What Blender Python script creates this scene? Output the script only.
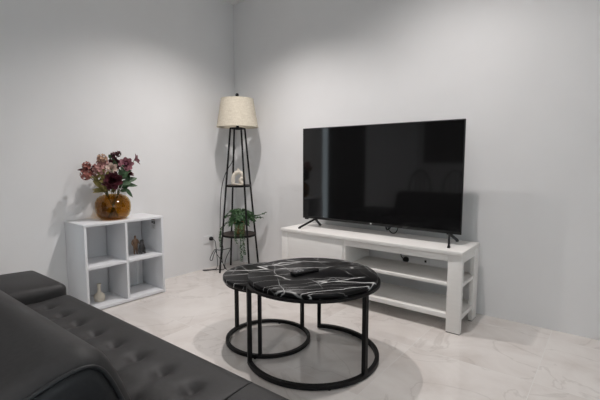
import bpy, bmesh, math, random
from math import sin, cos, pi, sqrt, exp, radians
from mathutils import Vector, Matrix

random.seed(7)
for o in list(bpy.data.objects): bpy.data.objects.remove(o)
scene = bpy.context.scene
COL = scene.collection

# ------------------------------------------------------------------ camera
cd = bpy.data.cameras.new('camera'); cam = bpy.data.objects.new('camera', cd); COL.objects.link(cam)
cam.location = (2.9931, -2.7737, 1.0195)
cam.rotation_euler = (pi/2 - 0.0985, 0, 0.6648)
cd.sensor_width = 36; cd.lens = 24.0; cd.clip_start = .02
scene.camera = cam

# ------------------------------------------------------------------ world, exposure
w = bpy.data.worlds.new('World'); scene.world = w; w.use_nodes = True
bg = w.node_tree.nodes['Background']; bg.inputs[0].default_value = (.84, .93, 1.0, 1); bg.inputs[1].default_value = 2.5
vs = scene.view_settings
vs.view_transform = 'Standard'; vs.look = 'None'; vs.gamma = 1; vs.use_curve_mapping = False
vs.exposure = 0.10
# x, y, watts, beam angle, colour
DOWNLIGHTS = [(0.94, -0.90, 80, 131, (1.0, .945, .925)), (2.20, -0.87, 54, 154, (1.0, .945, .925)),
              (2.35, -4.00, 88, 164, (1.0, .97, .97))]

# ------------------------------------------------------------------ materials
def mat(name, base=(.8,.8,.8), rough=.5, metal=0, spec=.5, **kw):
    m = bpy.data.materials.new(name); m.use_nodes = True
    b = m.node_tree.nodes['Principled BSDF']
    b.inputs['Base Color'].default_value = (*base, 1); b.inputs['Roughness'].default_value = rough
    b.inputs['Metallic'].default_value = metal; b.inputs['Specular IOR Level'].default_value = spec
    for k, v in kw.items(): b.inputs[k].default_value = v
    return m
def nt(m): return m.node_tree.nodes, m.node_tree.links, m.node_tree.nodes['Principled BSDF']
def add_noise(m, c1, c2, scale, detail=4, stretch=(1,1,1), bump=0, rough=None):
    """colour variation and optional bump from an object-space noise"""
    n, l, b = nt(m)
    tc = n.new('ShaderNodeTexCoord'); mp = n.new('ShaderNodeMapping'); mp.inputs['Scale'].default_value = stretch
    l.new(tc.outputs['Object'], mp.inputs[0])
    no = n.new('ShaderNodeTexNoise'); no.inputs['Scale'].default_value = scale; no.inputs['Detail'].default_value = detail
    l.new(mp.outputs[0], no.inputs['Vector'])
    r = n.new('ShaderNodeValToRGB'); r.color_ramp.elements[0].position = .3; r.color_ramp.elements[1].position = .7
    r.color_ramp.elements[0].color = (*c1, 1); r.color_ramp.elements[1].color = (*c2, 1)
    l.new(no.outputs['Fac'], r.inputs[0]); l.new(r.outputs[0], b.inputs['Base Color'])
    if bump:
        bp = n.new('ShaderNodeBump'); bp.inputs['Strength'].default_value = bump; bp.inputs['Distance'].default_value = .002
        l.new(no.outputs['Fac'], bp.inputs['Height']); l.new(bp.outputs[0], b.inputs['Normal'])
    return m
M = {}
M['wall'] = add_noise(mat('painted_wall', rough=.75, spec=.25), (.815,.815,.815), (.84,.84,.84), 3, bump=.03)
M['ceil'] = mat('ceiling_paint', (.86,.86,.85), .85, spec=.2)
M['white'] = add_noise(mat('white_wood_laminate', rough=.42), (.85,.83,.80), (.88,.86,.83), 14, stretch=(.3,4,4), bump=.05)
M['white_shelf'] = mat('white_melamine', (.78,.79,.81), .45)
M['back_panel'] = mat('white_hardboard', (.72,.72,.73), .6)
M['black_metal'] = mat('black_powder_coated_metal', (.007,.007,.0075), .5, spec=.25)
M['black_plastic'] = mat('black_plastic', (.008,.008,.0085), .4, spec=.3)
M['screen'] = mat('black_glossy_screen', (.006,.006,.0065), .06, spec=.5)
M['leather'] = add_noise(mat('black_leather', rough=.52, spec=.32), (.028,.0275,.028), (.035,.034,.0345), 90, bump=.12)
M['leather_panel'] = add_noise(mat('black_leather_panel', rough=.5, spec=.4), (.020,.021,.023), (.026,.027,.029), 90, bump=.1)
M['linen'] = None
M['wood_dark'] = add_noise(mat('dark_walnut', rough=.45), (.035,.022,.016), (.07,.045,.032), 9, stretch=(1,7,1))
M['cream'] = add_noise(mat('cream_ceramic', rough=.6), (.66,.60,.50), (.74,.69,.59), 8)
M['ivory'] = add_noise(mat('ivory_ceramic', rough=.6), (.72,.66,.56), (.78,.73,.64), 9)
M['pot'] = add_noise(mat('bronze_glazed_pot', rough=.4, spec=.5), (.20,.11,.05), (.38,.23,.10), 22)
M['soil'] = mat('dark_soil', (.03,.02,.015), .9)
M['fern'] = add_noise(mat('fern_green', rough=.5), (.012,.045,.014), (.04,.105,.03), 30)
M['leaf'] = add_noise(mat('dark_green_leaf', rough=.5), (.02,.055,.02), (.05,.11,.045), 20)
M['leaf_yellow'] = add_noise(mat('olive_yellow_leaf', rough=.55), (.16,.13,.035), (.26,.22,.07), 20)
M['stem'] = mat('olive_stem', (.08,.085,.03), .6)
M['coral'] = add_noise(mat('coral_pink_petal', rough=.6), (.27,.075,.06), (.40,.16,.13), 40)
M['blush'] = add_noise(mat('dusty_blush_petal', rough=.6), (.33,.14,.135), (.46,.26,.23), 40)
M['peach'] = add_noise(mat('peach_petal', rough=.6), (.40,.22,.15), (.52,.35,.24), 40)
M['pale'] = add_noise(mat('pale_cream_petal', rough=.6), (.60,.44,.38), (.72,.58,.50), 40)
M['mauve'] = add_noise(mat('mauve_petal', rough=.6), (.27,.09,.12), (.42,.20,.23), 40)
M['mauve_dark'] = mat('dark_plum_centre', (.10,.018,.04), .7)
M['burgundy'] = add_noise(mat('burgundy_petal', rough=.6), (.045,.008,.014), (.10,.016,.026), 40)
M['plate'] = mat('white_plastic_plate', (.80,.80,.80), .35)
M['bronze'] = add_noise(mat('brown_bronze_figure', rough=.5), (.14,.075,.045), (.26,.16,.10), 35)
M['figure_black'] = add_noise(mat('black_grey_speckled_figure', rough=.5), (.006,.006,.008), (.11,.105,.105), 70)
M['grey_print'] = mat('grey_print', (.35,.35,.36), .6)
M['red_print'] = mat('dark_red_print', (.12,.02,.02), .6)
M['dark_print'] = mat('black_print', (.02,.02,.02), .6)
M['logo'] = mat('pale_grey_mark', (.55,.55,.56), .5)
M['label_grey'] = mat('dim_grey_mark', (.12,.12,.12), .5)
M['curtain'] = add_noise(mat('charcoal_curtain', rough=.9, spec=.1), (.05,.047,.043), (.07,.066,.06), 25)
M['blind'] = mat('taupe_roller_blind', (.10,.092,.08), .9, spec=.1)
M['alu'] = mat('window_frame_white', (.75,.75,.75), .4)
M['chrome'] = mat('chrome', (.6,.6,.6), .2, 1)
M['rubber'] = mat('rubber', (.015,.015,.015), .8)
M['remote_button'] = mat('grey_rubber_button', (.30,.30,.31), .5)
M['lamp_white'] = mat('downlight_trim_white', (.8,.8,.8), .5)
em = mat('downlight_lens', (.9,.9,.9), .5); em.node_tree.nodes['Principled BSDF'].inputs['Emission Color'].default_value = (1,.93,.85,1)
em.node_tree.nodes['Principled BSDF'].inputs['Emission Strength'].default_value = 6; M['lens'] = em

def linen():
    m = mat('cream_linen', (.70,.64,.53), .9, spec=.1); n, l, b = nt(m)
    tc = n.new('ShaderNodeTexCoord')
    out = []
    for st in ((1,1,14), (14,14,1)):
        mp = n.new('ShaderNodeMapping'); mp.inputs['Scale'].default_value = st; l.new(tc.outputs['Object'], mp.inputs[0])
        no = n.new('ShaderNodeTexNoise'); no.inputs['Scale'].default_value = 22; no.inputs['Detail'].default_value = 3
        l.new(mp.outputs[0], no.inputs['Vector']); out.append(no)
    mx = n.new('ShaderNodeMath'); mx.operation = 'ADD'; l.new(out[0].outputs['Fac'], mx.inputs[0]); l.new(out[1].outputs['Fac'], mx.inputs[1])
    r = n.new('ShaderNodeValToRGB'); r.color_ramp.elements[0].position = .35; r.color_ramp.elements[1].position = .65
    r.color_ramp.elements[0].color = (.56,.50,.40,1); r.color_ramp.elements[1].color = (.74,.69,.58,1)
    hf = n.new('ShaderNodeMath'); hf.operation = 'MULTIPLY'; hf.inputs[1].default_value = .5
    l.new(mx.outputs[0], hf.inputs[0]); l.new(hf.outputs[0], r.inputs[0]); l.new(r.outputs[0], b.inputs['Base Color'])
    bp = n.new('ShaderNodeBump'); bp.inputs['Strength'].default_value = .3; bp.inputs['Distance'].default_value = .002
    l.new(hf.outputs[0], bp.inputs['Height']); l.new(bp.outputs[0], b.inputs['Normal'])
    return m
M['linen'] = linen()

def glass_mix(name, tint, gloss_rough=.02, body=None, body_fac=0.0):
    m = bpy.data.materials.new(name); m.use_nodes = True; n = m.node_tree.nodes; l = m.node_tree.links
    n.remove(n['Principled BSDF']); out = n['Material Output']
    t = n.new('ShaderNodeBsdfTransparent'); t.inputs[0].default_value = (*tint, 1)
    g = n.new('ShaderNodeBsdfGlossy'); g.inputs['Roughness'].default_value = gloss_rough
    fr = n.new('ShaderNodeFresnel'); fr.inputs[0].default_value = 1.45
    # the same reflectance from both sides of the thin wall
    ge = n.new('ShaderNodeNewGeometry'); mi = n.new('ShaderNodeMapRange'); mi.inputs['To Min'].default_value = 1.45; mi.inputs['To Max'].default_value = 1/1.45
    l.new(ge.outputs['Backfacing'], mi.inputs['Value']); l.new(mi.outputs[0], fr.inputs[0])
    src = t
    if body:
        d = n.new('ShaderNodeBsdfDiffuse'); d.inputs[0].default_value = (*body, 1)
        mb = n.new('ShaderNodeMixShader'); mb.inputs[0].default_value = body_fac
        l.new(t.outputs[0], mb.inputs[1]); l.new(d.outputs[0], mb.inputs[2]); src = mb
    mx = n.new('ShaderNodeMixShader'); l.new(fr.outputs[0], mx.inputs[0]); l.new(src.outputs[0], mx.inputs[1]); l.new(g.outputs[0], mx.inputs[2])
    l.new(mx.outputs[0], out.inputs[0]); return m
M['amber'] = glass_mix('amber_glass', (.75,.59,.26), .03)
M['pane'] = glass_mix('window_glass', (.95,.97,.97))

def floor_mat():
    m = mat('polished_beige_tile', rough=.06, spec=.6); n, l, b = nt(m)
    tc = n.new('ShaderNodeTexCoord')
    mp = n.new('ShaderNodeMapping'); mp.inputs['Location'].default_value = (-2.17+.5866*10, .73+.5866*20, 0)
    l.new(tc.outputs['Object'], mp.inputs[0])
    br = n.new('ShaderNodeTexBrick'); br.offset = 0; br.squash = 1
    br.inputs['Scale'].default_value = 1; br.inputs['Brick Width'].default_value = .5866; br.inputs['Row Height'].default_value = .5866
    br.inputs['Mortar Size'].default_value = .0016; br.inputs['Mortar Smooth'].default_value = .3
    br.inputs['Color1'].default_value = (0,0,0,1); br.inputs['Color2'].default_value = (1,1,1,1); br.inputs['Mortar'].default_value = (.5,.5,.5,1)
    l.new(mp.outputs[0], br.inputs['Vector'])
    # each tile shifts the marbling
    ad = n.new('ShaderNodeVectorMath'); ad.operation = 'MULTIPLY_ADD'
    ad.inputs[1].default_value = (7, 11, 5); l.new(br.outputs['Color'], ad.inputs[0]); l.new(tc.outputs['Object'], ad.inputs[2])
    n1 = n.new('ShaderNodeTexNoise'); n1.inputs['Scale'].default_value = 2.6; n1.inputs['Detail'].default_value = 8; n1.inputs['Roughness'].default_value = .62; n1.inputs['Distortion'].default_value = .8
    l.new(ad.outputs[0], n1.inputs['Vector'])
    r = n.new('ShaderNodeValToRGB'); e = r.color_ramp.elements
    e[0].position = .28; e[0].color = (.67,.615,.575,1); e[1].position = .72; e[1].color = (.85,.815,.78,1)
    k = e.new(.5); k.color = (.775,.73,.695,1)
    l.new(n1.outputs['Fac'], r.inputs[0])
    # thin darker veins
    n2 = n.new('ShaderNodeTexNoise'); n2.inputs['Scale'].default_value = 1.7; n2.inputs['Detail'].default_value = 6; n2.inputs['Distortion'].default_value = 1.4
    l.new(ad.outputs[0], n2.inputs['Vector'])
    r2 = n.new('ShaderNodeValToRGB'); e = r2.color_ramp.elements
    e[0].position = .485; e[0].color = (0,0,0,1); e[1].position = .515; e[1].color = (0,0,0,1); k = e.new(.5); k.color = (1,1,1,1)
    l.new(n2.outputs['Fac'], r2.inputs[0])
    v = n.new('ShaderNodeMath'); v.operation = 'MULTIPLY'; v.inputs[1].default_value = .35; l.new(r2.outputs[0], v.inputs[0])
    m1 = n.new('ShaderNodeMix'); m1.data_type = 'RGBA'; l.new(v.outputs[0], m1.inputs[0]); l.new(r.outputs[0], m1.inputs[6]); m1.inputs[7].default_value = (.50,.455,.42,1)
    m2 = n.new('ShaderNodeMix'); m2.data_type = 'RGBA'; l.new(br.outputs['Fac'], m2.inputs[0]); l.new(m1.outputs[2], m2.inputs[6]); m2.inputs[7].default_value = (.82,.80,.77,1)
    l.new(m2.outputs[2], b.inputs['Base Color'])
    return m
M['floor'] = floor_mat()

def marble():
    m = mat('black_marble_white_veins', rough=.36, spec=.14); n, l, b = nt(m)
    tc = n.new('ShaderNodeTexCoord')
    no = n.new('ShaderNodeTexNoise'); no.inputs['Scale'].default_value = 5; no.inputs['Detail'].default_value = 5
    l.new(tc.outputs['Object'], no.inputs['Vector'])
    ma = n.new('ShaderNodeVectorMath'); ma.operation = 'MULTIPLY_ADD'; ma.inputs[1].default_value = (.10,.10,.10)
    l.new(no.outputs['Color'], ma.inputs[0]); l.new(tc.outputs['Object'], ma.inputs[2])
    facs = []
    for (sc, wid, rot, st, ms, lo, amt) in ((4.0, .022, 1.0, (.42,1.5,1), 2.6, .44, 1.0), (5.0, .013, .85, (.22,1.8,1), 4.5, .43, .6), (4.6, .012, 2.5, (.3,1.3,1), 3.7, .45, .5)):
        mp = n.new('ShaderNodeMapping'); mp.inputs['Rotation'].default_value = (0,0,-rot); 
        l.new(ma.outputs[0], mp.inputs[0])
        mp2 = n.new('ShaderNodeMapping'); mp2.inputs['Scale'].default_value = st; l.new(mp.outputs[0], mp2.inputs[0])
        vo = n.new('ShaderNodeTexVoronoi'); vo.feature = 'DISTANCE_TO_EDGE'; vo.inputs['Scale'].default_value = sc
        l.new(mp2.outputs[0], vo.inputs['Vector'])
        rr = n.new('ShaderNodeMapRange'); rr.inputs['From Min'].default_value = 0; rr.inputs['From Max'].default_value = wid
        rr.inputs['To Min'].default_value = 1; rr.inputs['To Max'].default_value = 0; l.new(vo.outputs['Distance'], rr.inputs['Value'])
        mk = n.new('ShaderNodeTexNoise'); mk.inputs['Scale'].default_value = ms; mk.inputs['Detail'].default_value = 3
        l.new(tc.outputs['Object'], mk.inputs['Vector'])
        mr = n.new('ShaderNodeMapRange'); mr.inputs['From Min'].default_value = lo-.03; mr.inputs['From Max'].default_value = lo+.08; mr.inputs['To Max'].default_value = amt
        l.new(mk.outputs['Fac'], mr.inputs['Value'])
        mu = n.new('ShaderNodeMath'); mu.operation = 'MULTIPLY'; l.new(rr.outputs[0], mu.inputs[0]); l.new(mr.outputs[0], mu.inputs[1])
        facs.append(mu)
    a = n.new('ShaderNodeMath'); a.operation = 'MAXIMUM'; l.new(facs[0].outputs[0], a.inputs[0]); l.new(facs[1].outputs[0], a.inputs[1])
    a2 = n.new('ShaderNodeMath'); a2.operation = 'MAXIMUM'; l.new(a.outputs[0], a2.inputs[0]); l.new(facs[2].outputs[0], a2.inputs[1])
    mx = n.new('ShaderNodeMix'); mx.data_type = 'RGBA'; l.new(a2.outputs[0], mx.inputs[0])
    mx.inputs[6].default_value = (.006,.006,.0065,1); mx.inputs[7].default_value = (.85,.85,.84,1)
    l.new(mx.outputs[2], b.inputs['Base Color'])
    return m
M['marble'] = marble()

# ------------------------------------------------------------------ mesh helpers
def nb(): return bmesh.new()
def box(bm, x0, x1, y0, y1, z0, z1, bev=0.0, seg=2):
    g = bmesh.ops.create_cube(bm, size=1)
    vs_ = g['verts']
    for v in vs_:
        v.co = Vector(((x0+x1)/2+v.co.x*(x1-x0), (y0+y1)/2+v.co.y*(y1-y0), (z0+z1)/2+v.co.z*(z1-z0)))
    if bev:
        es = list({e for v in vs_ for e in v.link_edges})
        bmesh.ops.bevel(bm, geom=es, offset=bev, segments=seg, affect='EDGES', profile=.5)
    return bm
def tube(bm, pts, r, seg=8, closed=False, cap=True):
    pts = [Vector(p) for p in pts]; n = len(pts)
    rs = r if isinstance(r, (list, tuple)) else [r]*n
    rings = []; up = None
    for i, p in enumerate(pts):
        if closed: d = pts[(i+1) % n]-pts[i-1]
        else: d = pts[min(i+1, n-1)]-pts[max(i-1, 0)]
        d.normalize()
        if up is None:
            up = Vector((0,0,1)) if abs(d.z) < .9 else Vector((1,0,0))
        s = d.cross(up).normalized(); up = s.cross(d).normalized()
        rings.append([bm.verts.new(p + (s*cos(2*pi*k/seg)+up*sin(2*pi*k/seg))*rs[i]) for k in range(seg)])
    m = n if closed else n-1
    for i in range(m):
        a, b = rings[i], rings[(i+1) % n]
        for k in range(seg): bm.faces.new((a[k], a[(k+1) % seg], b[(k+1) % seg], b[k]))
    if cap and not closed:
        bm.faces.new(rings[0][::-1]); bm.faces.new(rings[-1])
    return bm
def bar(bm, a, b, w, h=None, side=None):
    """square bar from a to b; w across side, h across the other direction"""
    a, b = Vector(a), Vector(b); d = (b-a).normalized(); h = h or w
    s = Vector(side).normalized() if side else d.cross(Vector((0,0,1)) if abs(d.z) < .95 else Vector((1,0,0))).normalized()
    u = s.cross(d).normalized(); s = d.cross(u).normalized()
    R = []
    for p in (a, b): R.append([bm.verts.new(p+s*w/2*i+u*h/2*j) for i, j in ((-1,-1),(1,-1),(1,1),(-1,1))])
    for k in range(4): bm.faces.new((R[0][k], R[0][(k+1)%4], R[1][(k+1)%4], R[1][k]))
    bm.faces.new(R[0][::-1]); bm.faces.new(R[1])
    return bm
def lathe(bm, c, prof, seg=32, close=False):
    """prof: (r, z) points; r==0 makes a pole"""
    rings = []
    for r, z in prof:
        if r < 1e-6: rings.append([bm.verts.new((c[0], c[1], c[2]+z))])
        else: rings.append([bm.verts.new((c[0]+r*cos(2*pi*k/seg), c[1]+r*sin(2*pi*k/seg), c[2]+z)) for k in range(seg)])
    pairs = list(zip(rings, rings[1:])) + ([(rings[-1], rings[0])] if close else [])
    for a, b in pairs:
        if len(a) == 1 and len(b) == 1: continue
        for k in range(seg):
            k2 = (k+1) % seg
            if len(a) == 1: bm.faces.new((a[0], b[k2], b[k]))
            elif len(b) == 1: bm.faces.new((a[k], a[k2], b[0]))
            else: bm.faces.new((a[k], a[k2], b[k2], b[k]))
    return bm
def arc_band(bm, c, r0, r1, z0, z1, a0, a1, seg=64):
    """flat bar bent round an arc (rectangular section); full turn closes"""
    full = abs(a1-a0) > 2*pi-1e-4; n = seg; R = []
    for i in range(n if full else n+1):
        a = a0+(a1-a0)*i/n
        R.append([bm.verts.new((c[0]+r*cos(a), c[1]+r*sin(a), z)) for r, z in ((r0,z0),(r1,z0),(r1,z1),(r0,z1))])
    for i in range(n):
        A, B = R[i], R[(i+1) % len(R)]
        for k in range(4): bm.faces.new((A[k], A[(k+1)%4], B[(k+1)%4], B[k]))
    if not full: bm.faces.new(R[0][::-1]); bm.faces.new(R[-1])
    return bm
def smooth_path(pts, it=2, closed=False):
    pts = [Vector(p) for p in pts]
    for _ in range(it):
        q = []; n = len(pts)
        if not closed: q.append(pts[0])
        for i in range(n if closed else n-1):
            a, b = pts[i], pts[(i+1) % n]
            q += [a.lerp(b, .25), a.lerp(b, .75)]
        if not closed: q.append(pts[-1])
        pts = q
    return pts
def link(name, bm, m, parent=None, origin=(0,0,0), angle=40, place=False):
    bmesh.ops.remove_doubles(bm, verts=bm.verts, dist=1e-6)
    bmesh.ops.recalc_face_normals(bm, faces=bm.faces)
    bmesh.ops.translate(bm, verts=bm.verts, vec=-Vector(origin))
    me = bpy.data.meshes.new(name); bm.to_mesh(me); bm.free()
    me.materials.append(M[m] if isinstance(m, str) else m)
    me.shade_smooth(); me.set_sharp_from_angle(angle=radians(angle))
    o = bpy.data.objects.new(name, me); COL.objects.link(o)
    if parent is not None: o.parent = parent
    elif place: o.location = origin
    return o
def thing(name, label, cat, loc, group=None):
    o = bpy.data.objects.new(name, None); COL.objects.link(o); o.location = loc; o.empty_display_size = .05
    o['label'] = label; o['category'] = cat
    if group: o['group'] = group
    return o
def part(name, bm, m, t, root=None, angle=40):
    """a child mesh given in world coordinates; root = top-level Empty when t is itself a part"""
    return link(name, bm, m, t, (root or t).location, angle)
def tag(o, label, cat, group=None):
    o['label'] = label; o['category'] = cat
    if group: o['group'] = group
    return o
def structure(name, bm, m, parent=None, **k):
    o = link(name, bm, m, parent, **k)
    if parent is None: o['kind'] = 'structure'
    return o

# ------------------------------------------------------------------ room shell
H = 2.5136; XR = 5.6; YB = -5.2; T = .12
structure('floor', box(nb(), -T, XR+T, YB-T, T, -.1, 0), 'floor')
structure('ceiling', box(nb(), -T, XR+T, YB-T, T, H, H+.1), 'ceil')
structure('wall_front', box(nb(), 0, XR, 0, T, 0, H), 'wall')
bm = nb()
WL0, WL1, WLH = -3.10, -2.03, 2.10          # sliding door opening in the left wall
box(bm, -T, 0, WL1, T, 0, H); box(bm, -T, 0, YB, WL0, 0, H); box(bm, -T, 0, WL0, WL1, WLH, H)
structure('wall_left', bm, 'wall')
bm = nb()
WB0, WB1, WBZ0, WBZ1 = .10, 1.7, 1.0, 2.1     # window in the back wall
box(bm, -T, WB0, YB-T, YB, 0, H); box(bm, WB1, XR+T, YB-T, YB, 0, H); box(bm, WB0, WB1, YB-T, YB, 0, WBZ0); box(bm, WB0, WB1, YB-T, YB, WBZ1, H)
structure('wall_back', bm, 'wall')
bm = nb()
WR0, WR1, WRZ0, WRZ1 = -4.8, -2.4, .6, 2.15  # opening for an unseen window added in the right wall to let daylight in
box(bm, XR, XR+T, WR1, T, 0, H); box(bm, XR, XR+T, YB-T, WR0, 0, H); box(bm, XR, XR+T, WR0, WR1, 0, WRZ0); box(bm, XR, XR+T, WR0, WR1, WRZ1, H)
structure('wall_right', bm, 'wall')

def window(name, axis, pos, a0, a1, z0, z1, mull):
    """frame + panes in a wall; axis 'x' = plane of constant x"""
    fr = nb(); gl = nb(); d = .035; fw = .045
    def bx(b, u0, u1, w0, w1, dd):
        if axis == 'x': box(b, pos-dd, pos+dd, u0, u1, w0, w1)
        else: box(b, u0, u1, pos-dd, pos+dd, w0, w1)
    bx(fr, a0, a1, z0, z0+fw, d); bx(fr, a0, a1, z1-fw, z1, d)
    for u in [a0, a1-fw]+[m-fw/2 for m in mull]: bx(fr, u, u+fw, z0+fw, z1-fw, d)
    f = structure(name, fr, 'alu')
    bx(gl, a0+fw*.8, a1-fw*.8, z0+fw*.8, z1-fw*.8, .004)
    link('window_glass', gl, 'pane', f)
window('window_1', 'x', -.07, WL0, WL1, 0.0, WLH, [(WL0+WL1)/2])
window('window_2', 'y', YB-.06, WB0, WB1, WBZ0, WBZ1, [.9])
window('added_daylight_window', 'x', XR+.06, WR0, WR1, WRZ0, WRZ1, [-3.2, -4.0])  # unseen right-hand window, added only to supply daylight
# ------------------------------------------------------------------ ceiling downlights
dl_labels = ['lit recessed downlight nearest the lamp corner', 'lit recessed downlight over the right end of the television', 'cool white recessed downlight over the chairs behind the sofa']
for (x, y, P, beam, dcol), lab in zip(DOWNLIGHTS, dl_labels):
    t = thing('downlight', lab, 'downlight', (x, y, H), 'recessed downlights')
    part('trim_ring', lathe(nb(), (x,y,H), [(.038,-.004),(.055,-.004),(.055,0),(.038,0)], 32, True), 'lamp_white', t)
    part('lens', lathe(nb(), (x,y,H), [(0,-.002),(.037,-.002),(.037,0),(0,0)], 32), 'lens', t)
    sd = bpy.data.lights.new('downlight_beam', 'SPOT'); sd.energy = P; sd.color = dcol; sd.shadow_soft_size = .025
    sd.spot_size = radians(beam); sd.spot_blend = 1.0
    so = bpy.data.objects.new('downlight_beam', sd); COL.objects.link(so); so.parent = t; so.location = (0,0,-.045)

# ------------------------------------------------------------------ tv stand
CX0, CX1, CY0, CY1, CZ = .968, 2.342, -.4365, -.07, .495
t = thing('tv_stand', 'long white wooden television stand, door at left, open shelves at right', 'tv stand', ((CX0+CX1)/2, (CY0+CY1)/2, 0))
part('top_board', box(nb(), CX0, CX1, CY0, CY1, CZ-.024, CZ, .002), 'white', t)
f0 = CY0+.010
part('side_panel', box(nb(), CX0+.004, CX0+.064, f0, CY1, .0, CZ-.028, .0015), 'white', t)
part('partition', box(nb(), 1.533, 1.551, f0+.004, CY1, .08, CZ-.026), 'white', t)
part('door', box(nb(), CX0+.066, 1.531, f0, f0+.02, .082, CZ-.028, .0015), 'white', t)
part('apron', box(nb(), 1.535, 2.256, f0+.003, f0+.021, .430, CZ-.028, .001), 'white', t)
part('back_apron', box(nb(), 1.551, 2.312, CY1-.018, CY1, .440, CZ-.026), 'white', t)
part('underframe', box(nb(), CX0+.06, 2.31, f0+.02, CY1, CZ-.03, CZ-.023), 'white', t)
p = part('front_post', box(nb(), 2.256, 2.338, f0, f0+.034, .004, CZ-.026, .0015), 'white', t)
part('foot_pad', box(nb(), 2.258, 2.336, f0+.001, f0+.032, 0, .005), 'rubber', p, t)
p = part('rear_post', box(nb(), 2.312, 2.338, -.165, CY1, .004, CZ-.026, .0015), 'white', t)
part('foot_pad', box(nb(), 2.314, 2.336, -.163, CY1-.002, 0, .005), 'rubber', p, t)
part('side_rail', box(nb(), 2.318, 2.336, f0+.03, -.16, .425, CZ-.026), 'white', t)
part('middle_shelf', box(nb(), 1.551, 2.334, f0+.008, CY1-.03, .279, .298, .0015), 'white', t)
part('bottom_shelf', box(nb(), CX0+.06, 2.334, f0+.008, CY1-.01, .080, .108, .0015), 'white', t)

# ------------------------------------------------------------------ television
TX0, TX1, TZ0, TZ1, TY = 1.047, 2.276, .5626, 1.2686, -.254
t = thing('television', 'large black flat screen television on splayed black feet standing on the white stand', 'television', ((TX0+TX1)/2, TY, CZ))
bm = nb(); box(bm, TX0, TX1, TY, TY+.012, TZ0, TZ1, .002)
p = part('bezel', bm, 'black_plastic', t)
bm = nb(); box(bm, TX0+.14, TX1-.14, TY+.012, TY+.058, TZ0+.01, TZ0+.40, .012, 3)
part('rear_housing', bm, 'black_plastic', t)
sc = part('screen', box(nb(), TX0+.007, TX1-.007, TY-.0012, TY+.002, TZ0+.019, TZ1-.007), 'screen', t)
part('maker_mark', box(nb(), 1.6505, 1.6625, TY-.0022, TY-.0002, TZ0+.005, TZ0+.0155, .0008), 'logo', t)
bm = nb()
for k in range(5): box(bm, 1.893+k*.0075, 1.8985+k*.0075, TY-.0018, TY-.0002, TZ0+.010, TZ0+.0125)
part('small_print', bm, 'label_grey', t)
part('sensor_box', box(nb(), 1.066, 1.096, TY-.001, TY+.014, TZ0-.009, TZ0+.002, .002), 'black_plastic', t)
def tv_foot(apex, tips):
    for tip in tips:
        bm = nb(); bar(bm, apex, (tip[0], tip[1], CZ+.008), .013, .013); box(bm, tip[0]-.008, tip[0]+.008, tip[1]-.009, tip[1]+.009, CZ, CZ+.010, .002)
        part('foot', bm, 'black_plastic', t)
    part('foot_bracket', box(nb(), apex[0]-.018, apex[0]+.018, apex[1]-.008, apex[1]+.022, apex[2]-.006, apex[2]+.018, .003), 'black_plastic', t)
tv_foot((1.166, TY+.006, TZ0), [(1.101,-.366),(1.143,-.150)])
tv_foot((2.204, TY+.006, TZ0), [(2.236,-.356),(2.218,-.128)])
bm = nb()
tube(bm, smooth_path([(1.755,-.215,.60),(1.757,-.22,.545),(1.775,-.23,.535),(1.79,-.21,.56),(1.80,-.20,.60)]), .0055, 6)
tube(bm, smooth_path([(1.77,-.22,.60),(1.773,-.225,.55),(1.80,-.22,.515),(1.83,-.21,.52),(1.84,-.20,.56),(1.84,-.195,.60)]), .0035, 6)
part('power_cable', bm, 'black_plastic', t)

# outlet behind the stand
t = thing('power_outlet', 'white wall outlet behind the open shelf of the television stand', 'power outlet', (1.88, 0, .295), 'white power outlets')
part('wall_plate', box(nb(), 1.795, 1.995, -.009, 0, .255, .335, .003), 'plate', t)
part('switch', box(nb(), 1.962, 1.976, -.013, -.008, .292, .308, .001), 'dark_print', t)

t = thing('power_plug', 'black power plug in the wall outlet seen through the open shelf of the television stand', 'power plug', (1.825,-.009,.294))
bm = nb(); lathe(bm, (0,0,0), [(0,0),(.020,0),(.022,.006),(.020,.024),(.012,.034),(0,.034)], 20)
bmesh.ops.rotate(bm, verts=bm.verts, matrix=Matrix.Rotation(pi/2, 3, 'X')); bmesh.ops.translate(bm, verts=bm.verts, vec=(1.825, -.009, .294))
part('plug_body', bm, 'black_plastic', t)
part('cord', tube(nb(), smooth_path([(1.815,-.035,.298),(1.79,-.03,.315),(1.785,-.022,.36),(1.80,-.018,.41),(1.81,-.015,.46)]), .0035, 6), 'black_plastic', t)

# ------------------------------------------------------------------ nesting coffee tables
def coffee_table(name, label, c, rtop, ztop, th, ring_r, a0, a1, legs, wleg):
    t = thing(name, label, 'coffee table', (c[0], c[1], 0), 'nesting coffee tables')
    z0 = ztop-th
    part('tabletop', lathe(nb(), (c[0],c[1],0), [(0,z0),(rtop-.004,z0),(rtop,z0+.004),(rtop,ztop-.004),(rtop-.004,ztop),(0,ztop)], 96), 'marble', t, angle=50)
    part('under_ring', arc_band(nb(), c, ring_r-wleg, ring_r, z0-.012, z0, a0, a1, 72), 'black_metal', t)
    base = part('base_ring', arc_band(nb(), c, ring_r-wleg, ring_r, .006, .006+wleg, a0, a1, 72), 'black_metal', t)
    for a in legs:
        rm = ring_r-wleg/2; x, y = c[0]+rm*cos(a), c[1]+rm*sin(a)
        bm = nb(); bar(bm, (x,y,.008), (x,y,z0-.004), wleg, wleg, side=(cos(a), sin(a), 0)); part('leg', bm, 'black_metal', t)
    for k in range(4):
        a = a0+(a1-a0)*(k+.12)/4+.25; rm = ring_r-wleg/2
        part('foot_pad', lathe(nb(), (c[0]+rm*cos(a), c[1]+rm*sin(a), 0), [(0,0),(.007,0),(.007,.0065),(0,.0065)], 10), 'rubber', base, t)
    return t
D = radians
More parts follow.
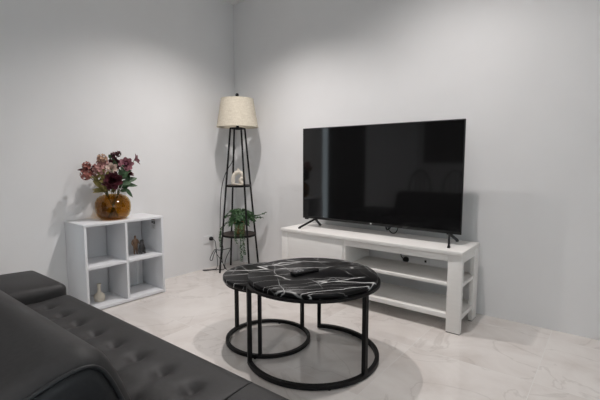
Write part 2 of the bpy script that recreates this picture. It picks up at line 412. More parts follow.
big = coffee_table('coffee_table', 'larger and taller black marble coffee table with an open ring base, remote control on it', (1.796,-1.141), .333, .440, .026, .346, D(237), D(480), [D(237.7), D(479.3), D(353)], .021)
small = coffee_table('coffee_table', 'smaller lower black marble coffee table tucked under the larger one, on a closed ring base', (1.492,-1.152), .250, .388, .026, .240, 0, 2*pi, [D(187), D(302), D(71)], .018)

# remote control
t = thing('remote_control', 'black remote control lying on the larger marble coffee table', 'remote control', (1.765, -1.165, .440))
def oriented(bm, ang, c):
    bmesh.ops.rotate(bm, verts=bm.verts, matrix=Matrix.Rotation(ang, 3, 'Z')); bmesh.ops.translate(bm, verts=bm.verts, vec=c); return bm
RA = D(76); RC = Vector((1.768,-1.170,.440))
bm = nb(); box(bm, -.082, .082, -.021, .021, .0, .017, .006, 3)
for v in bm.verts:
    if v.co.z > .008: v.co.z += .006*(1-(v.co.x+.082)/.164) - .003
body = part('body', oriented(bm, RA, RC), 'black_plastic', t)
bm = nb()
for i in range(3):
    for j in range(2):
        lathe(bm, (-.060+i*.02, -.008+j*.016, .0175), [(0,.003),(.0045,.003),(.005,0),(0,0)], 10)
part('button', oriented(bm, RA, RC), 'remote_button', body, t)
bm = nb(); lathe(bm, (.002, 0, .0155), [(.006,.002),(.013,.002),(.013,-.002),(.006,-.002)], 18, True)
part('button', oriented(bm, RA, RC), 'black_metal', body, t)

# ------------------------------------------------------------------ cube shelf
SX, SY0, SY1, SZ = .294, -1.617, -1.031, .598
tb = .017
t = thing('cube_shelf', 'low white four-cube shelf unit against the left wall', 'shelf unit', (SX/2, (SY0+SY1)/2, 0))
part('top_board', box(nb(), .004, SX, SY0, SY1, SZ-tb, SZ, .001), 'white_shelf', t)
part('bottom_board', box(nb(), .004, SX, SY0+tb, SY1-tb, .006, .026, .001), 'white_shelf', t)
for y in (SY0, SY1-tb): part('side_panel', box(nb(), .004, SX, y, y+tb, 0, SZ-tb, .001), 'white_shelf', t)
ym = -1.327
part('divider', box(nb(), .010, SX-.001, ym-.008, ym+.008, .026, SZ-tb), 'white_shelf', t)
for a, b in ((SY0+tb, ym-.008), (ym+.008, SY1-tb)):
    part('shelf', box(nb(), .010, SX-.001, a, b, .291, .310, .0008), 'white_shelf', t)
    for z0, z1, gap in ((.026,.291,.016 if a > -1.5 else .004), (.310,SZ-tb,.005)):
        part('back_panel', box(nb(), .010, .016, a, b-gap, z0, z1), 'back_panel', t)
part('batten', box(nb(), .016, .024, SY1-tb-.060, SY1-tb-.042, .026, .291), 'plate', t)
# warning sticker on the inner right side
st = part('sticker', box(nb(), .155, .215, SY1-tb-.0008, SY1-tb, .488, .566), 'back_panel', t)
bm = nb(); box(bm, .160, .210, SY1-tb-.0014, SY1-tb-.0006, .556, .563); part('sticker_band', bm, 'red_print', st, t)
bm = nb(); box(bm, .163, .181, SY1-tb-.0014, SY1-tb-.0006, .532, .550); box(bm, .188, .208, SY1-tb-.0014, SY1-tb-.0006, .527, .550); part('sticker_pictogram', bm, 'dark_print', st, t)
bm = nb()
for k in range(3): box(bm, .166+.004*k, .206-.004*k, SY1-tb-.0014, SY1-tb-.0006, .514-k*.009, .517-k*.009)
part('sticker_text', bm, 'grey_print', st, t)

# cream bottle vase
bm = nb(); lathe(bm, (.165,-1.478,.026), [(0,0),(.032,0),(.035,.004),(.0345,.010),(.032,.013),(.036,.018),(.037,.032),(.033,.046),(.021,.057),(.0135,.065),(.011,.077),(.011,.102),(.0125,.116),(.0155,.122),(.012,.123),(.009,.116),(.008,.08),(0,.07)], 32)
tag(link('bottle_vase', bm, 'cream', None, (.165,-1.478,.026), place=True), 'small cream ceramic bottle vase in the lower left cube', 'vase')

# figurines in the upper right cube: skinned bodies
def skinned(name, nodes, edges, m, loc, levels=1, k=1):
    nodes = [(tuple(c*k for c in n[0]), n[1]*k) for n in nodes]
    me = bpy.data.meshes.new(name); me.from_pydata([n[0] for n in nodes], edges, []); me.update()
    o = bpy.data.objects.new(name, me); COL.objects.link(o); o.location = loc
    md = o.modifiers.new('skin', 'SKIN'); md.use_smooth_shade = True
    sv = me.skin_vertices[0].data
    for i, n in enumerate(nodes): sv[i].radius = (n[1], n[1]); sv[i].use_root = (i == 0)
    sb = o.modifiers.new('sub', 'SUBSURF'); sb.levels = levels; sb.render_levels = levels
    me.materials.append(M[m]); return o
fz = .310
nodes = [((0,0,.056),.0125), ((0,0,.078),.014), ((0,0,.096),.0145), ((0,0,.106),.006), ((.001,.0,.113),.0075), ((.001,0,.122),.0078), ((0,0,.129),.004),
         ((.002,-.008,.045),.0085), ((.002,-.009,.022),.0065), ((0,-.009,.004),.0055), ((.010,-.010,.003),.004),
         ((.002,.008,.045),.0085), ((.002,.009,.022),.0065), ((0,.009,.004),.0055), ((.010,.010,.003),.004),
         ((0,-.018,.093),.0065), ((.002,-.025,.074),.0055), ((.010,-.018,.060),.0048), ((.014,-.014,.056),.004),
         ((0,.018,.093),.0065), ((.003,.025,.076),.0055), ((.012,.027,.066),.0048), ((.017,.028,.062),.004)]
edges = [(0,1),(1,2),(2,3),(3,4),(4,5),(5,6),(0,7),(7,8),(8,9),(9,10),(0,11),(11,12),(12,13),(13,14),(2,15),(15,16),(16,17),(17,18),(2,19),(19,20),(20,21),(21,22)]
o = skinned('standing_figurine', nodes, edges, 'bronze', (.160,-1.190,fz), k=1.12)
tag(o, 'small brown standing person figurine in the upper right cube', 'figurine')
nodes = [((0,0,.026),.016), ((.004,0,.048),.0145), ((.006,0,.062),.009), ((.008,0,.074),.0115), ((.016,0,.072),.008), ((.006,-.008,.083),.003), ((.006,.008,.083),.003),
         ((.012,-.009,.040),.006), ((.018,-.010,.018),.0055), ((.020,-.010,.004),.0055), ((.012,.009,.040),.006), ((.018,.010,.018),.0055), ((.020,.010,.004),.0055),
         ((.002,-.014,.014),.009), ((.010,-.016,.005),.005), ((.002,.014,.014),.009), ((.010,.016,.005),.005), ((-.014,.004,.012),.005), ((-.022,.010,.005),.004)]
edges = [(0,1),(1,2),(2,3),(3,4),(3,5),(3,6),(1,7),(7,8),(8,9),(1,10),(10,11),(11,12),(0,13),(13,14),(0,15),(15,16),(0,17),(17,18)]
o = skinned('sitting_figurine', nodes, edges, 'figure_black', (.188,-1.158,fz), k=1.32)
tag(o, 'small black and grey sitting animal figurine beside the brown standing one', 'figurine')

# ------------------------------------------------------------------ amber vase and its bouquet
VC = Vector((.152,-1.343,SZ))
prof = [(0,.003),(.060,.003),(.072,.0),(.085,.005),(.106,.026),(.117,.056),(.120,.092),(.117,.124),(.104,.152),(.084,.168),(.066,.174),(.062,.177),(.060,.174),(.070,.166),(.098,.146),(.111,.121),(.114,.092),(.111,.058),(.100,.030),(.080,.011),(0,.010)]
bm = nb(); lathe(bm, VC, prof, 56)
tag(link('vase', bm, 'amber', None, VC, place=True), 'round amber glass vase on the white cube shelf', 'vase')

def petal(bm, c, d, up, L, W, curl=.3, seg=4):
    """a cupped petal from c along d"""
    d = Vector(d).normalized(); s = d.cross(Vector(up)).normalized(); u = s.cross(d).normalized()
    rows = []
    for i in range(seg+1):
        q = i/seg; w = W*sin(pi*(.12+.80*q))**.8 * .5; p = Vector(c)+d*L*q+u*(L*curl*q*q)
        rows.append([bm.verts.new(p-s*w+u*w*.35), bm.verts.new(p), bm.verts.new(p+s*w+u*w*.35)])
    for a, b in zip(rows, rows[1:]):
        for k in range(2): bm.faces.new((a[k], a[k+1], b[k+1], b[k]))
def leaf(bm, c, d, L, W, droop=.2, seg=6, face=(0,0,1)):
    d = Vector(d).normalized(); s = d.cross(Vector(face))
    s = s.normalized() if s.length > .1 else Vector((0,1,0)); u = s.cross(d).normalized()
    rows = []
    for i in range(seg+1):
        q = i/seg; w = max(.0004, W*.5*sin(pi*min(1,q*.94+.05))**.9); p = Vector(c)+d*L*q-Vector((0,0,1))*(L*droop*q*q)
        rows.append([bm.verts.new(p-s*w+u*w*.3), bm.verts.new(p), bm.verts.new(p+s*w+u*w*.3)])
    for a, b in zip(rows, rows[1:]):
        for k in range(2): bm.faces.new((a[k], a[k+1], b[k+1], b[k]))
def rose(bm, c, axis, R, layers=4, n=7):
    axis = Vector(axis).normalized(); ref = axis.cross(Vector((0.3,.2,1))).normalized(); ref2 = axis.cross(ref)
    for L in range(layers):
        op = .25+.75*L/(layers-1)
        for k in range(n):
            a = 2*pi*(k+.5*(L % 2))/n + random.uniform(-.1,.1)
            out = ref*cos(a)+ref2*sin(a); d = out*op + axis*(1.15-op)
            petal(bm, Vector(c)+out*R*.08*L, d, axis, R*(.75+.30*L/(layers-1)), R*(.62+.25*L/(layers-1)), .25)
def cluster(bm, c, R, n, ps):
    """many small four-petalled florets over a ball"""
    bmesh.ops.create_icosphere(bm, subdivisions=2, radius=R*.72, matrix=Matrix.Translation(Vector(c)))
    for i in range(n):
        z = 1-2*(i+.5)/n; a = i*2.399963; r = sqrt(1-z*z); nrm = Vector((r*cos(a), r*sin(a), z))
        p = Vector(c)+nrm*R*random.uniform(.7,1.05)
        ref = nrm.cross(Vector((.31,.52,.79))).normalized(); r2 = nrm.cross(ref)
        for k in range(5):
            b = 2*pi*k/5+i; petal(bm, p, (ref*cos(b)+r2*sin(b))+nrm*.35, nrm, ps, ps*.8, .2, 3)
def trumpet(bm, c, axis, R, n=6):
    axis = Vector(axis).normalized(); ref = axis.cross(Vector((0.3,.2,1))).normalized(); ref2 = axis.cross(ref)
    for k in range(n):
        a = 2*pi*k/n; petal(bm, c, ref*cos(a)*.75+ref2*sin(a)*.75+axis*.7, axis, R*1.25, R*.75, -.25, 5)
def flower(label, pos, bloomfn, m, leaves=(), leafm='leaf', centre=None, name='flower_stem'):
    pos = Vector(pos)
    d = pos-VC; a = math.atan2(d.y, d.x)+random.uniform(-.3,.3)
    foot = Vector((VC.x-.035*cos(a), VC.y-.035*sin(a), SZ+.016)); neck = Vector((VC.x+.038*cos(a), VC.y+.038*sin(a), SZ+.172))
    t = thing(name, label, 'flower', foot, 'flower stems in the amber vase')
    path = smooth_path([foot, foot.lerp(neck,.6), neck, neck.lerp(pos,.55)+Vector((0,0,.02)), pos], 2)
    part('stem', tube(nb(), path, .0024, 6), 'stem', t)
    bm = nb(); bloomfn(bm, pos); b = part('bloom', bm, m, t, angle=80)
    if centre:
        bm = nb(); bmesh.ops.create_icosphere(bm, subdivisions=2, radius=centre[1]); bmesh.ops.translate(bm, verts=bm.verts, vec=pos+Vector(centre[2])); part('flower_centre', bm, centre[0], b, t)
    if leaves:
        for (p, dd, L, W) in leaves:
            bm = nb(); leaf(bm, p, dd, L, W, face=(.8,-.35,.5)); part('leaf', bm, leafm, t, angle=80)
    return t
F = (.75,-.45,.25)     # the way most blooms face: out into the room
flower('coral pink flower cluster, upper one at the far left of the bouquet', (.150,-1.515,.982), lambda b,p: cluster(b,p,.024,13,.016), 'coral')
flower('coral pink flower cluster, lower one at the far left of the bouquet', (.165,-1.525,.922), lambda b,p: cluster(b,p,.030,18,.016), 'coral')
flower('dusty blush flower cluster left of the bouquet middle', (.175,-1.450,.952), lambda b,p: cluster(b,p,.040,30,.017), 'blush')
flower('peach flower cluster at the top left of the bouquet', (.145,-1.402,1.030), lambda b,p: cluster(b,p,.027,18,.016), 'peach', name='flower_stem')
flower('dusty pink flower cluster high between the peach and burgundy blooms', (.130,-1.392,.992), lambda b,p: cluster(b,p,.036,26,.016), 'blush')
flower('pale cream pink open flower in the middle of the bouquet', (.195,-1.362,.962), lambda b,p: rose(b,p,F,.036,3,6), 'pale')
flower('small dark tipped flower topmost in the bouquet', (.150,-1.320,1.056), lambda b,p: (cluster(b,p,.016,7,.018), cluster(b,p+Vector((0,.034,.012)),.012,6,.016)), 'burgundy',
       [((.15,-1.33,1.02),(0,.3,1),.03,.02), ((.15,-1.345,1.03),(.1,-.2,.6),.045,.022)], 'leaf')
flower('burgundy bloom behind and left of the large mauve flower', (.130,-1.305,.990), lambda b,p: rose(b,p,(.8,-.4,.4),.040,4,7), 'burgundy')
flower('large mauve flower with a dark plum centre, right of the bouquet', (.175,-1.242,.988), lambda b,p: rose(b,p,F,.043,4,8), 'mauve', centre=('mauve_dark',.013,(.02,-.012,.008)))
flower('mauve trumpet flower at the far right end of the bouquet', (.150,-1.165,1.022), lambda b,p: trumpet(b,p,(.2,.75,.25),.040), 'mauve')
flower('large dark burgundy bloom low in front above the vase neck', (.215,-1.372,.872), lambda b,p: rose(b,p,(.8,-.45,.35),.054,5,8), 'burgundy')
flower('small burgundy bud at the right above the green leaves', (.165,-1.214,.916), lambda b,p: rose(b,p,(.5,.2,.6),.026,3,6), 'burgundy')
def sprig(label, foot_a, pts, m, leaves, sm='stem'):
    foot = Vector((VC.x-.03*cos(foot_a), VC.y-.03*sin(foot_a), SZ+.016)); neck = Vector((VC.x+.036*cos(foot_a), VC.y+.036*sin(foot_a), SZ+.172))
    t = thing('leaf_sprig', label, 'leaf sprig', foot, 'leaf sprigs in the amber vase')
    part('stem', tube(nb(), smooth_path([foot, neck]+[Vector(p) for p in pts], 2), .0022, 6), sm, t)
    for (p, d, L, W) in leaves:
        bm = nb(); leaf(bm, p, d, L, W, .15, face=(.8,-.35,.5)); part('leaf', bm, m, t, angle=80)
sprig('dark green leaf sprig spreading right of the vase neck', D(70), [(.165,-1.27,.83),(.17,-1.235,.87)], 'leaf',
      [((.165,-1.275,.835),(.1,1,.10),.115,.036), ((.165,-1.265,.825),(.2,.75,-.85),.090,.030), ((.17,-1.25,.86),(.1,.85,.42),.095,.042), ((.17,-1.245,.87),(-.2,.4,.9),.07,.04), ((.175,-1.285,.82),(.5,.5,.3),.06,.035), ((.18,-1.30,.80),(.8,.3,.1),.06,.03)])
sprig('dark green leaf sprig standing up between the burgundy and mauve blooms', D(30), [(.18,-1.30,.86),(.185,-1.275,.95)], 'leaf',
      [((.19,-1.30,.88),(.3,.5,.8),.09,.045), ((.19,-1.29,.90),(.3,-.3,.9),.075,.04), ((.185,-1.28,.93),(.2,.7,.3),.07,.035), ((.185,-1.28,.94),(0,.1,1),.06,.03), ((.19,-1.31,.85),(.4,.8,.2),.085,.045), ((.15,-1.30,.94),(0,-.2,1),.10,.035)])
sprig('olive yellow leaf sprig spreading left of the vase neck', D(250), [(.165,-1.42,.82),(.17,-1.48,.87)], 'leaf_yellow',
      [((.17,-1.40,.80),(.1,-1,.35),.105,.034), ((.17,-1.42,.82),(.2,-.8,.8),.11,.034), ((.17,-1.43,.83),(0,-.5,.9),.10,.034), ((.175,-1.39,.80),(.3,-.5,.9),.10,.034), ((.17,-1.41,.81),(.2,-1,.02),.09,.03), ((.17,-1.46,.86),(.1,-.2,1),.08,.03), ((.18,-1.37,.80),(.6,-.6,.3),.07,.03), ((.19,-1.36,.79),(.8,-.1,.4),.07,.03)])
sprig('pale olive bud sprig rising among the blush blooms', D(215), [(.19,-1.40,.86),(.20,-1.42,.93)], 'leaf_yellow',
      [((.19,-1.40,.88),(.2,-.6,.8),.07,.022), ((.195,-1.41,.90),(.2,.3,.9),.06,.02), ((.20,-1.42,.93),(.1,-.1,1),.06,.02), ((.195,-1.405,.86),(.3,-.9,.4),.07,.024)])

rb = random.Random(4)
def twig_leaves(n, lo, hi, spread):
    out = []
    for k in range(n):
        q = rb.uniform(0,1); p = Vector(lo).lerp(Vector(hi), q)+Vector((rb.uniform(-.01,.02), rb.uniform(-spread,spread), rb.uniform(-.01,.01)))
        out.append((p, (rb.uniform(-.2,.5), rb.uniform(-1,1), rb.uniform(.2,1)), rb.uniform(.04,.07), rb.uniform(.014,.024)))
    return out
sprig('fine dark green filler sprig in the middle of the bouquet above the neck', D(10), [(.20,-1.345,.84),(.20,-1.34,.93)], 'leaf', twig_leaves(12, (.20,-1.35,.78), (.20,-1.335,.93), .035))
sprig('fine olive filler sprig left of the dark burgundy bloom', D(235), [(.19,-1.41,.84),(.185,-1.45,.91)], 'leaf_yellow', twig_leaves(14, (.195,-1.385,.78), (.18,-1.455,.92), .03))
sprig('fine dark reddish filler sprig behind the coral clusters', D(225), [(.15,-1.43,.86),(.15,-1.50,.95)], 'burgundy', twig_leaves(9, (.15,-1.43,.86), (.15,-1.52,.96), .02))

# ------------------------------------------------------------------ floor lamp with two shelves
LC = Vector((.283,-.233,0))
t = thing('floor_lamp', 'black corner floor lamp with cream linen shade and two dark round shelves', 'floor lamp', LC)
corner_dirs = [Vector((-.060,-.190,0)), Vector((-.190,.060,0)), Vector((.190,-.060,0)), Vector((.060,.190,0))]
ZT = 1.308; topf = .36
tops = [LC+d*topf+Vector((0,0,ZT)) for d in corner_dirs]
for d, tp in zip(corner_dirs, tops):
    bm = nb(); bar(bm, LC+d, tp, .0125, .0125, side=d); part('leg', bm, 'black_metal', t)
bm = nb()
for i, j in ((0,1),(1,3),(3,2),(2,0)): bar(bm, tops[i], tops[j], .012, .012)
bar(bm, tops[0], tops[3], .010, .010); bar(bm, tops[1], tops[2], .010, .010)
part('top_frame', bm, 'black_metal', t)
def leg_r(z): return (.199*(1-(1-topf)*z/ZT))
for z, extra in ((.795, .006), (.343, .008)):
    r = leg_r(z)+extra-.016
    s = part('shelf', lathe(nb(), (LC.x,LC.y,z), [(0,-.014),(r-.004,-.014),(r-.004,0),(0,0)], 48), 'wood_dark', t)
    part('shelf_rim', lathe(nb(), (LC.x,LC.y,z), [(r-.005,-.016),(r,-.016),(r,.002),(r-.005,.002)], 48, True), 'black_metal', s, t)
part('lamp_holder', lathe(nb(), (LC.x,LC.y,ZT), [(0,-.012),(.020,-.012),(.022,.004),(.014,.008),(.014,.05),(0,.05)], 20), 'black_metal', t)
SB, STZ = 1.318, 1.572
r0, r1 = .186, .144
sh = part('lamp_shade', lathe(nb(), (LC.x,LC.y,0), [(r0,SB),(r1,STZ),(r1-.004,STZ),(r0-.004,SB)], 64, True), 'linen', t)
bm = nb(); tube(bm, [(LC.x+(r0-.001)*cos(2*pi*k/64), LC.y+(r0-.001)*sin(2*pi*k/64), SB+.003) for k in range(64)], .0035, 6, True)
part('shade_trim', bm, 'linen', sh, t); bm = nb()
tube(bm, [(LC.x+(r1-.001)*cos(2*pi*k/64), LC.y+(r1-.001)*sin(2*pi*k/64), STZ-.003) for k in range(64)], .0035, 6, True)
part('shade_trim', bm, 'linen', sh, t)
bm = nb()
for k in range(3):
    a = 2*pi*k/3; bar(bm, (LC.x,LC.y,STZ-.012), (LC.x+(r1-.003)*cos(a), LC.y+(r1-.003)*sin(a), STZ-.006), .004)
tube(bm, [(LC.x,LC.y,ZT+.03),(LC.x,LC.y,STZ-.005)], .005, 8)
part('harp', bm, 'black_metal', t)
part('finial', lathe(nb(), (LC.x,LC.y,STZ), [(0,-.02),(.005,-.02),(.006,.006),(.004,.010),(.014,.022),(.016,.034),(.012,.046),(0,.051)], 20), 'black_metal', t)
# cord hanging inside, looping on the floor and plugged in at the left wall
bm = nb()
cord = [(.256,-.248,1.30),(.258,-.250,1.20),(.250,-.245,1.08),(.236,-.262,1.00),(.205,-.305,.93),(.170,-.335,.80),(.155,-.345,.60),(.150,-.348,.36),(.158,-.352,.29),(.185,-.340,.22),(.19,-.37,.13),(.20,-.36,.05),(.235,-.345,.006),(.215,-.36,.05),(.17,-.37,.115),(.14,-.39,.16),(.125,-.385,.21),(.10,-.40,.165),(.085,-.42,.115),(.075,-.41,.09),(.09,-.395,.09),(.105,-.40,.13),(.13,-.385,.20),(.16,-.37,.19),(.23,-.29,.21)]
tube(bm, smooth_path(cord, 2), .0032, 6)
cord2 = [(.23,-.29,.21),(.20,-.34,.10),(.22,-.36,.02),(.17,-.355,.005),(.12,-.37,.005),(.085,-.44,.005),(.055,-.475,.005),(.035,-.47,.005),(.045,-.45,.005),(.10,-.40,.005),(.15,-.39,.02),(.155,-.39,.10),(.135,-.385,.20),(.115,-.375,.255),(.09,-.36,.272),(.05,-.348,.278),(.03,-.3465,.280)]
tube(bm, smooth_path(cord2, 2), .0032, 6)
cb = part('power_cord', bm, 'black_plastic', t)
bm = nb(); lathe(bm, (0,0,0), [(0,0),(.018,0),(.020,.006),(.018,.022),(.009,.032),(0,.034)], 20)
bmesh.ops.rotate(bm, verts=bm.verts, matrix=Matrix.Rotation(pi/2, 3, 'Y')); bmesh.ops.translate(bm, verts=bm.verts, vec=(.008,-.346,.281))
part('plug', bm, 'black_plastic', cb, t)
t = thing('power_outlet', 'white double wall outlet with a black plug low on the left wall beside the lamp', 'power outlet', (0,-.363,.272), 'white power outlets')
pl = part('wall_plate', box(nb(), 0, .008, -.424,-.304,.236,.312,.003), 'plate', t)
for y in (-.395,-.333): part('switch', box(nb(), .007, .011, y-.006, y+.006, .295,.305,.001), 'plate', pl, t)

# ivory knot ornament on the upper shelf: an open arch with a knob and a curled arm
bm = nb(); oz = .797; OS = 1.18; U = Vector((.787,.617,0)).normalized(); c = Vector((LC.x+.0,LC.y+.0,oz))
arch = [c+U*x*OS+Vector((0,0,z*OS)) for x, z in ((-.040,.004),(-.043,.040),(-.036,.075),(-.012,.098),(.014,.098),(.034,.078),(.042,.05),(.036,.03))]
tube(bm, smooth_path(arch, 2), .0185, 12)
lump = [c+U*x*OS+Vector((.004,-.004,z*OS)) for x, z in ((.046,.012),(.030,.014),(.012,.03),(.022,.05),(.04,.05))]
tube(bm, smooth_path(lump, 2), .018, 12)
tube(bm, [c+Vector((0,0,z)) for z in (.115,.138,.150)], [.014,.012,.009], 12)
box(bm, c.x-.05, c.x+.05, c.y-.028, c.y+.028, oz-.002, oz+.010, .004)
tag(link('arch_ornament', bm, 'ivory', None, c-Vector((0,0,.0)), angle=60, place=True), 'ivory ceramic arch ornament on the upper shelf of the lamp', 'ornament')

# potted fern on the lower shelf
PZ = .345; PC = Vector((LC.x+.006, LC.y+.004, PZ))
t = thing('potted_fern', 'trailing green fern in a bronze pot on the lower shelf of the lamp', 'potted plant', PC)
part('pot', lathe(nb(), PC, [(0,0),(.043,0),(.046,.004),(.053,.110),(.056,.114),(.056,.126),(.051,.128),(.049,.115),(0,.112)], 32), 'pot', t)
part('soil', lathe(nb(), PC, [(0,.117),(.048,.116),(.048,.111),(0,.111)], 24), 'soil', t)
rnd = random.Random(21)
def frond(bm, path, ll, lw, step):
    path = smooth_path(path, 3); tube(bm, path, .0012, 4)
    L = 0; nxt = step*.8
    for a, b in zip(path, path[1:]):
        seg = (b-a).length
        while L+seg > nxt:
            p = a.lerp(b, (nxt-L)/seg); d = (b-a).normalized(); s = d.cross(Vector((rnd.uniform(-.3,.3), rnd.uniform(-.3,.3), 1)))
            s = s.normalized() if s.length > .05 else Vector((1,0,0))
            for sg in (-1, 1): leaf(bm, p, s*sg*.9+d*.55+Vector((0,0,rnd.uniform(-.3,.3))), ll*rnd.uniform(.7,1.15), lw, .25, 3, face=(rnd.uniform(-.2,1), rnd.uniform(-1,.2), .6))
            nxt += step
        L += seg
for k in range(56):
    a = 2*pi*k/56*5.0+rnd.uniform(-.2,.2); rr = rnd.uniform(.06,.15); hh = rnd.uniform(.06,.145); base = PC+Vector((.02*cos(a), .02*sin(a), .115))
    mid = PC+Vector((rr*.5*cos(a), rr*.5*sin(a), .10+hh)); tip = PC+Vector((rr*cos(a), rr*sin(a), .10+hh*rnd.uniform(-.2,.85)))
    # keep clear of the two walls
    for q in (mid, tip): q.x = max(q.x, .03); q.y = min(q.y, -.03)
    bm = nb(); frond(bm, [base, base.lerp(mid,.6)+Vector((0,0,.03)), mid, tip], .026, .0115, .0080); part('frond', bm, 'fern', t, angle=80)
bm = nb(); frond(bm, [PC+Vector((.02,.02,.10)), PC+Vector((.08,.07,.17)), PC+Vector((.13,.12,.165)), PC+Vector((.175,.165,.195))], .028, .011, .0085); part('frond', bm, 'fern', t, angle=80)
bm = nb(); frond(bm, [PC+Vector((.02,.0,.10)), PC+Vector((.10,.08,.15)), PC+Vector((.16,.14,.15))], .026, .011, .0085); part('frond', bm, 'fern', t, angle=80)
for (ox, oy, dz) in ((.112,-.098,-.215),(.128,-.086,-.15),(.085,-.125,-.06),(-.10,-.115,-.10),(-.06,-.14,-.15)):
    e = PC+Vector((ox,oy,0)); o2 = Vector((ox,oy,0)).normalized()*.032
    bm = nb(); frond(bm, [PC+Vector((ox*.2,oy*.2,.10)), PC+Vector((ox*.7,oy*.7,.125)), e+o2+Vector((0,0,.05)), e+o2+Vector((0,0,dz*.5)), e+o2+Vector((.008,.004,dz))], .020, .011, .014)
    part('tendril', bm, 'fern', t, angle=80)

# ------------------------------------------------------------------ sofa
SFX = 2.178; BX = 2.205
t = thing('sofa', 'black leather sofa bed with a tufted seat and a rounded upright backrest in the foreground', 'sofa', (1.9,-2.3,0))
def cushion(name, x0, x1, y0, y1, z0, z1, r, disp=None, step=.0125, crown=.0, m='leather', ex=None, ex2=None):
    """rounded box swept along x, with a displaced top"""
    ex = ex or r; ex2 = ex2 or ex
    prof = []
    def arc(cy, cz, a0, n=6):
        for i in range(n+1):
            a = a0-pi/2*i/n; prof.append((cy+r*cos(a), cz+r*sin(a)))
    ny = max(4, int((y1-y0-2*r)/step))
    # go round: back-top -> front-top -> front-bottom -> back-bottom
    for i in range(ny): prof.append((y0+r+(y1-y0-2*r)*i/ny, z1))
    arc(y1-r, z1-r, pi/2); arc(y1-r, z0+r, 0); arc(y0+r, z0+r, -pi/2); arc(y0+r, z1-r, -pi)
    yc, zc = (y0+y1)/2, (z0+z1)/2; hy, hz = (y1-y0)/2, (z1-z0)/2
    xs = [x0+ex*(1-cos(pi/2*i/6)) for i in range(7)]; nx = int((x1-x0-ex-ex2)/step)
    xs += [x0+ex+(x1-x0-ex-ex2)*i/nx for i in range(1, nx)]; xs += [x1-ex2*(1-cos(pi/2*i/6)) for i in range(6, -1, -1)]
    bm = nb(); rings = []
    for x in xs:
        e_ = ex if x-x0 < x1-x else ex2; d = min(x-x0, x1-x, e_); ins = e_-sqrt(max(0, e_*e_-(e_-d)**2))
        ring = []
        for (y, z) in prof:
            yy = yc+(y-yc)*(1-ins/hy); zz = zc+(z-zc)*(1-ins/hz)
            if z > z1-r*.99:
                k = (z-(z1-r))/r; fx = max(0, 1-((2*(x-x0)/(x1-x0))-1)**4); fy = max(0, 1-(2*(y-y0)/(y1-y0)-1)**2)
                zz += k*crown*fx*fy
                if disp: zz += k*disp(x, yy)
            ring.append(bm.verts.new((x, yy, zz)))
        rings.append(ring)
    n = len(prof)
    for a, b in zip(rings, rings[1:]):
        for k in range(n): bm.faces.new((a[k], a[(k+1) % n], b[(k+1) % n], b[k]))
    bm.faces.new(rings[0]); bm.faces.new(rings[-1][::-1])
    return part(name, bm, m, t, angle=70)
def tuft(x, y):
    z = 0
    for row, yb in enumerate((-2.095, -2.245)):
        for k in range(-1, 18):
            xb = .86+.15*k+(.075 if row else 0)
            dx, dy = x-xb, y-yb
            if abs(dx) > .2 or abs(dy) > .2: continue
            z -= .017*exp(-(dx*dx+dy*dy)/(2*.020**2))+.005*exp(-(dx*dx+dy*dy)/(2*.05**2))
            # fold running from the button towards the backrest
            if row == 0 and y < yb: z -= .007*exp(-((dx+.45*dy)/.014)**2)*exp(-(dy/.10)**2)
            elif row == 0: z -= .0025*exp(-(dx/.014)**2)*exp(-(dy/.05)**2)
    return z
cushion('seat_cushion', .872, SFX-.0005, -2.62, -1.945, .20, .362, .038, tuft, crown=.006, ex=.04, ex2=.005)
cushion('seat_cushion', SFX+.0005, 3.46, -2.45, -1.945, .20, .362, .038, tuft, crown=.006, ex=.005, ex2=.04)
cushion('folded_backrest', SFX+.05, 3.46, -3.05, -2.47, .20, .352, .05, None, .05)
cushion('armrest', .42, .868, -2.62, -1.950, .235, .404, .030, None, .03, crown=.026, ex=.035)
part('seat_frame', box(nb(), .86, 3.44, -2.60, -1.985, .13, .205, .006), 'black_plastic', t)
for x, y in ((.95,-2.06),(3.35,-2.06),(.95,-2.52),(3.35,-2.52),(SFX,-2.06),(SFX,-2.52)):
    part('leg', lathe(nb(), (x,y,0), [(0,0),(.016,0),(.022,.135),(0,.135)], 16), 'chrome', t)
bprof = smooth_path([Vector((0,y,z)) for y, z in ((-2.285,.20),(-2.298,.35),(-2.333,.476),(-2.358,.544),(-2.376,.588),(-2.395,.620),(-2.42,.640),(-2.455,.648),(-2.51,.640),(-2.60,.612),(-2.70,.572),(-2.755,.52),(-2.78,.42),(-2.785,.28),(-2.785,.20))], 2)
bc = Vector((0,-2.52,.44))
def inset(d):
    n = len(bprof); out = []
    for i, p in enumerate(bprof):
        tg = (bprof[min(i+1,n-1)]-bprof[max(i-1,0)]).normalized(); nr = Vector((0, -tg.z, tg.y))
        if (bc-p).dot(nr) < 0: nr = -nr
        out.append(p+nr*d)
    return out
bm = nb(); rings = []
sect = [(.86,.05),(.865,.03),(.885,.01),(.92,0)]+[(.92+(BX-.045-.92)*k/24, 0) for k in range(1,25)]+[(BX-.030,.003),(BX-.016,.010),(BX-.006,.020),(BX-.002,.026)]
for x, d in sect: rings.append([bm.verts.new((x, p.y, p.z)) for p in inset(d)])
for a, b in zip(rings, rings[1:]):
    for k in range(len(a)-1): bm.faces.new((a[k], a[k+1], b[k+1], b[k]))
    bm.faces.new((a[-1], a[0], b[0], b[-1]))
bm.faces.new(rings[0]); bm.faces.new(rings[-1])
bk = part('backrest', bm, 'leather', t, angle=70)
part('piping', tube(nb(), [(BX+.001, p.y, p.z) for p in inset(.027)], .0045, 8), 'leather_panel', bk, t)
bm = nb(); rings = []
base_in = inset(.030)
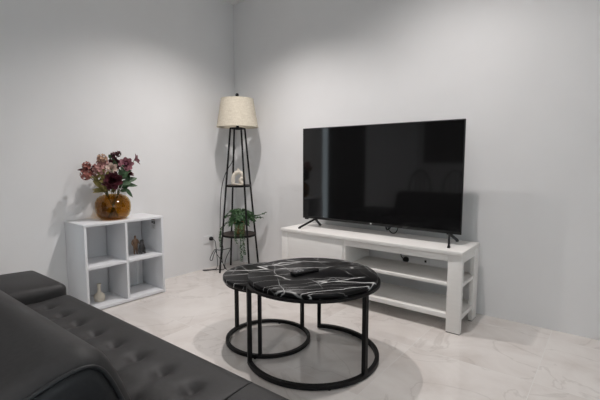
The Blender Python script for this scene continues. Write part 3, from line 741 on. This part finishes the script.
for x, k in ((BX-.004,0),(BX+.003,.03),(BX+.007,.12),(BX+.009,.35)):
    rings.append([bm.verts.new((x, p.y+(bc.y-p.y)*k, p.z+(bc.z-p.z)*k)) for p in base_in])
for a, b in zip(rings, rings[1:]):
    for k in range(len(a)-1): bm.faces.new((a[k], a[k+1], b[k+1], b[k]))
    bm.faces.new((a[-1], a[0], b[0], b[-1]))
bm.faces.new(rings[-1])
part('end_panel', bm, 'leather_panel', bk, t, angle=70)

# ------------------------------------------------------------------ behind the camera, seen only as dim reflections in the screen
bm = nb(); n = 60; rows = []
for i in range(n+1):
    y = WL0+.05+(WL1-WL0-.10)*i/n; x = .055+.018*sin(i*1.25)
    rows.append([bm.verts.new((x, y, z)) for z in (.02, WLH+.08)]+[bm.verts.new((x+.003, y, z)) for z in (WLH+.08, .02)])
for a, b in zip(rows, rows[1:]):
    for k in range(4): bm.faces.new((a[k], a[(k+1)%4], b[(k+1)%4], b[k]))
t2 = thing('curtain', 'charcoal curtain drawn across the sliding door in the left wall', 'curtain', (.055,(WL0+WL1)/2,.02))
part('curtain_fabric', bm, 'curtain', t2, angle=70)
part('curtain_rod', tube(nb(), [(.055,WL0-.06,WLH+.085),(.055,WL1-.01,WLH+.085)], .010, 10), 'black_metal', t2)
bm = nb()
for y in (WL0-.03, WL1-.05): box(bm, 0, .055, y-.006, y+.006, WLH+.08, WLH+.092)
part('rod_bracket', bm, 'black_metal', t2)
t2 = thing('roller_blind', 'taupe roller blind lowered over the back window', 'blind', ((WB0+WB1)/2, YB, WBZ1))
part('blind_fabric', box(nb(), WB0+.035, WB1+.02, YB+.02, YB+.022, WBZ0-.02, WBZ1+.04), 'blind', t2)
part('roller_tube', tube(nb(), [(WB0-.01,YB+.03,WBZ1+.05),(WB1+.03,YB+.03,WBZ1+.05)], .03, 14), 'blind', t2)
def chair(x, y, label):
    t3 = thing('dining_chair', label, 'chair', (x,y,0), 'bentwood dining chairs')
    part('seat', lathe(nb(), (x,y,0), [(0,.44),(.19,.44),(.20,.448),(.20,.462),(.19,.47),(0,.468)], 32), 'black_plastic', t3)
    for sx, sy in ((-1,-1),(1,-1),(-1,1),(1,1)): part('leg', tube(nb(), [(x+sx*.17,y+sy*.17,0),(x+sx*.13,y+sy*.13,.445)], [.012,.016], 10), 'black_plastic', t3)
    hoop = [(x+.185*cos(a), y-.165-.02*sin(a), .455+.40*sin(a)**.8 if sin(a) > 0 else .455) for a in [pi*k/20 for k in range(21)]]
    part('back_hoop', tube(nb(), hoop, .013, 8), 'black_plastic', t3)
    for k in (-1,0,1): part('back_spindle', tube(nb(), [(x+k*.07,y-.165,.46),(x+k*.075,y-.182,.82-.02*abs(k))], .007, 8), 'black_plastic', t3)
chair(.45,-4.05,'black bentwood chair reflected in the middle of the television screen')
chair(1.02,-4.05,'black bentwood chair reflected at the right of the television screen')
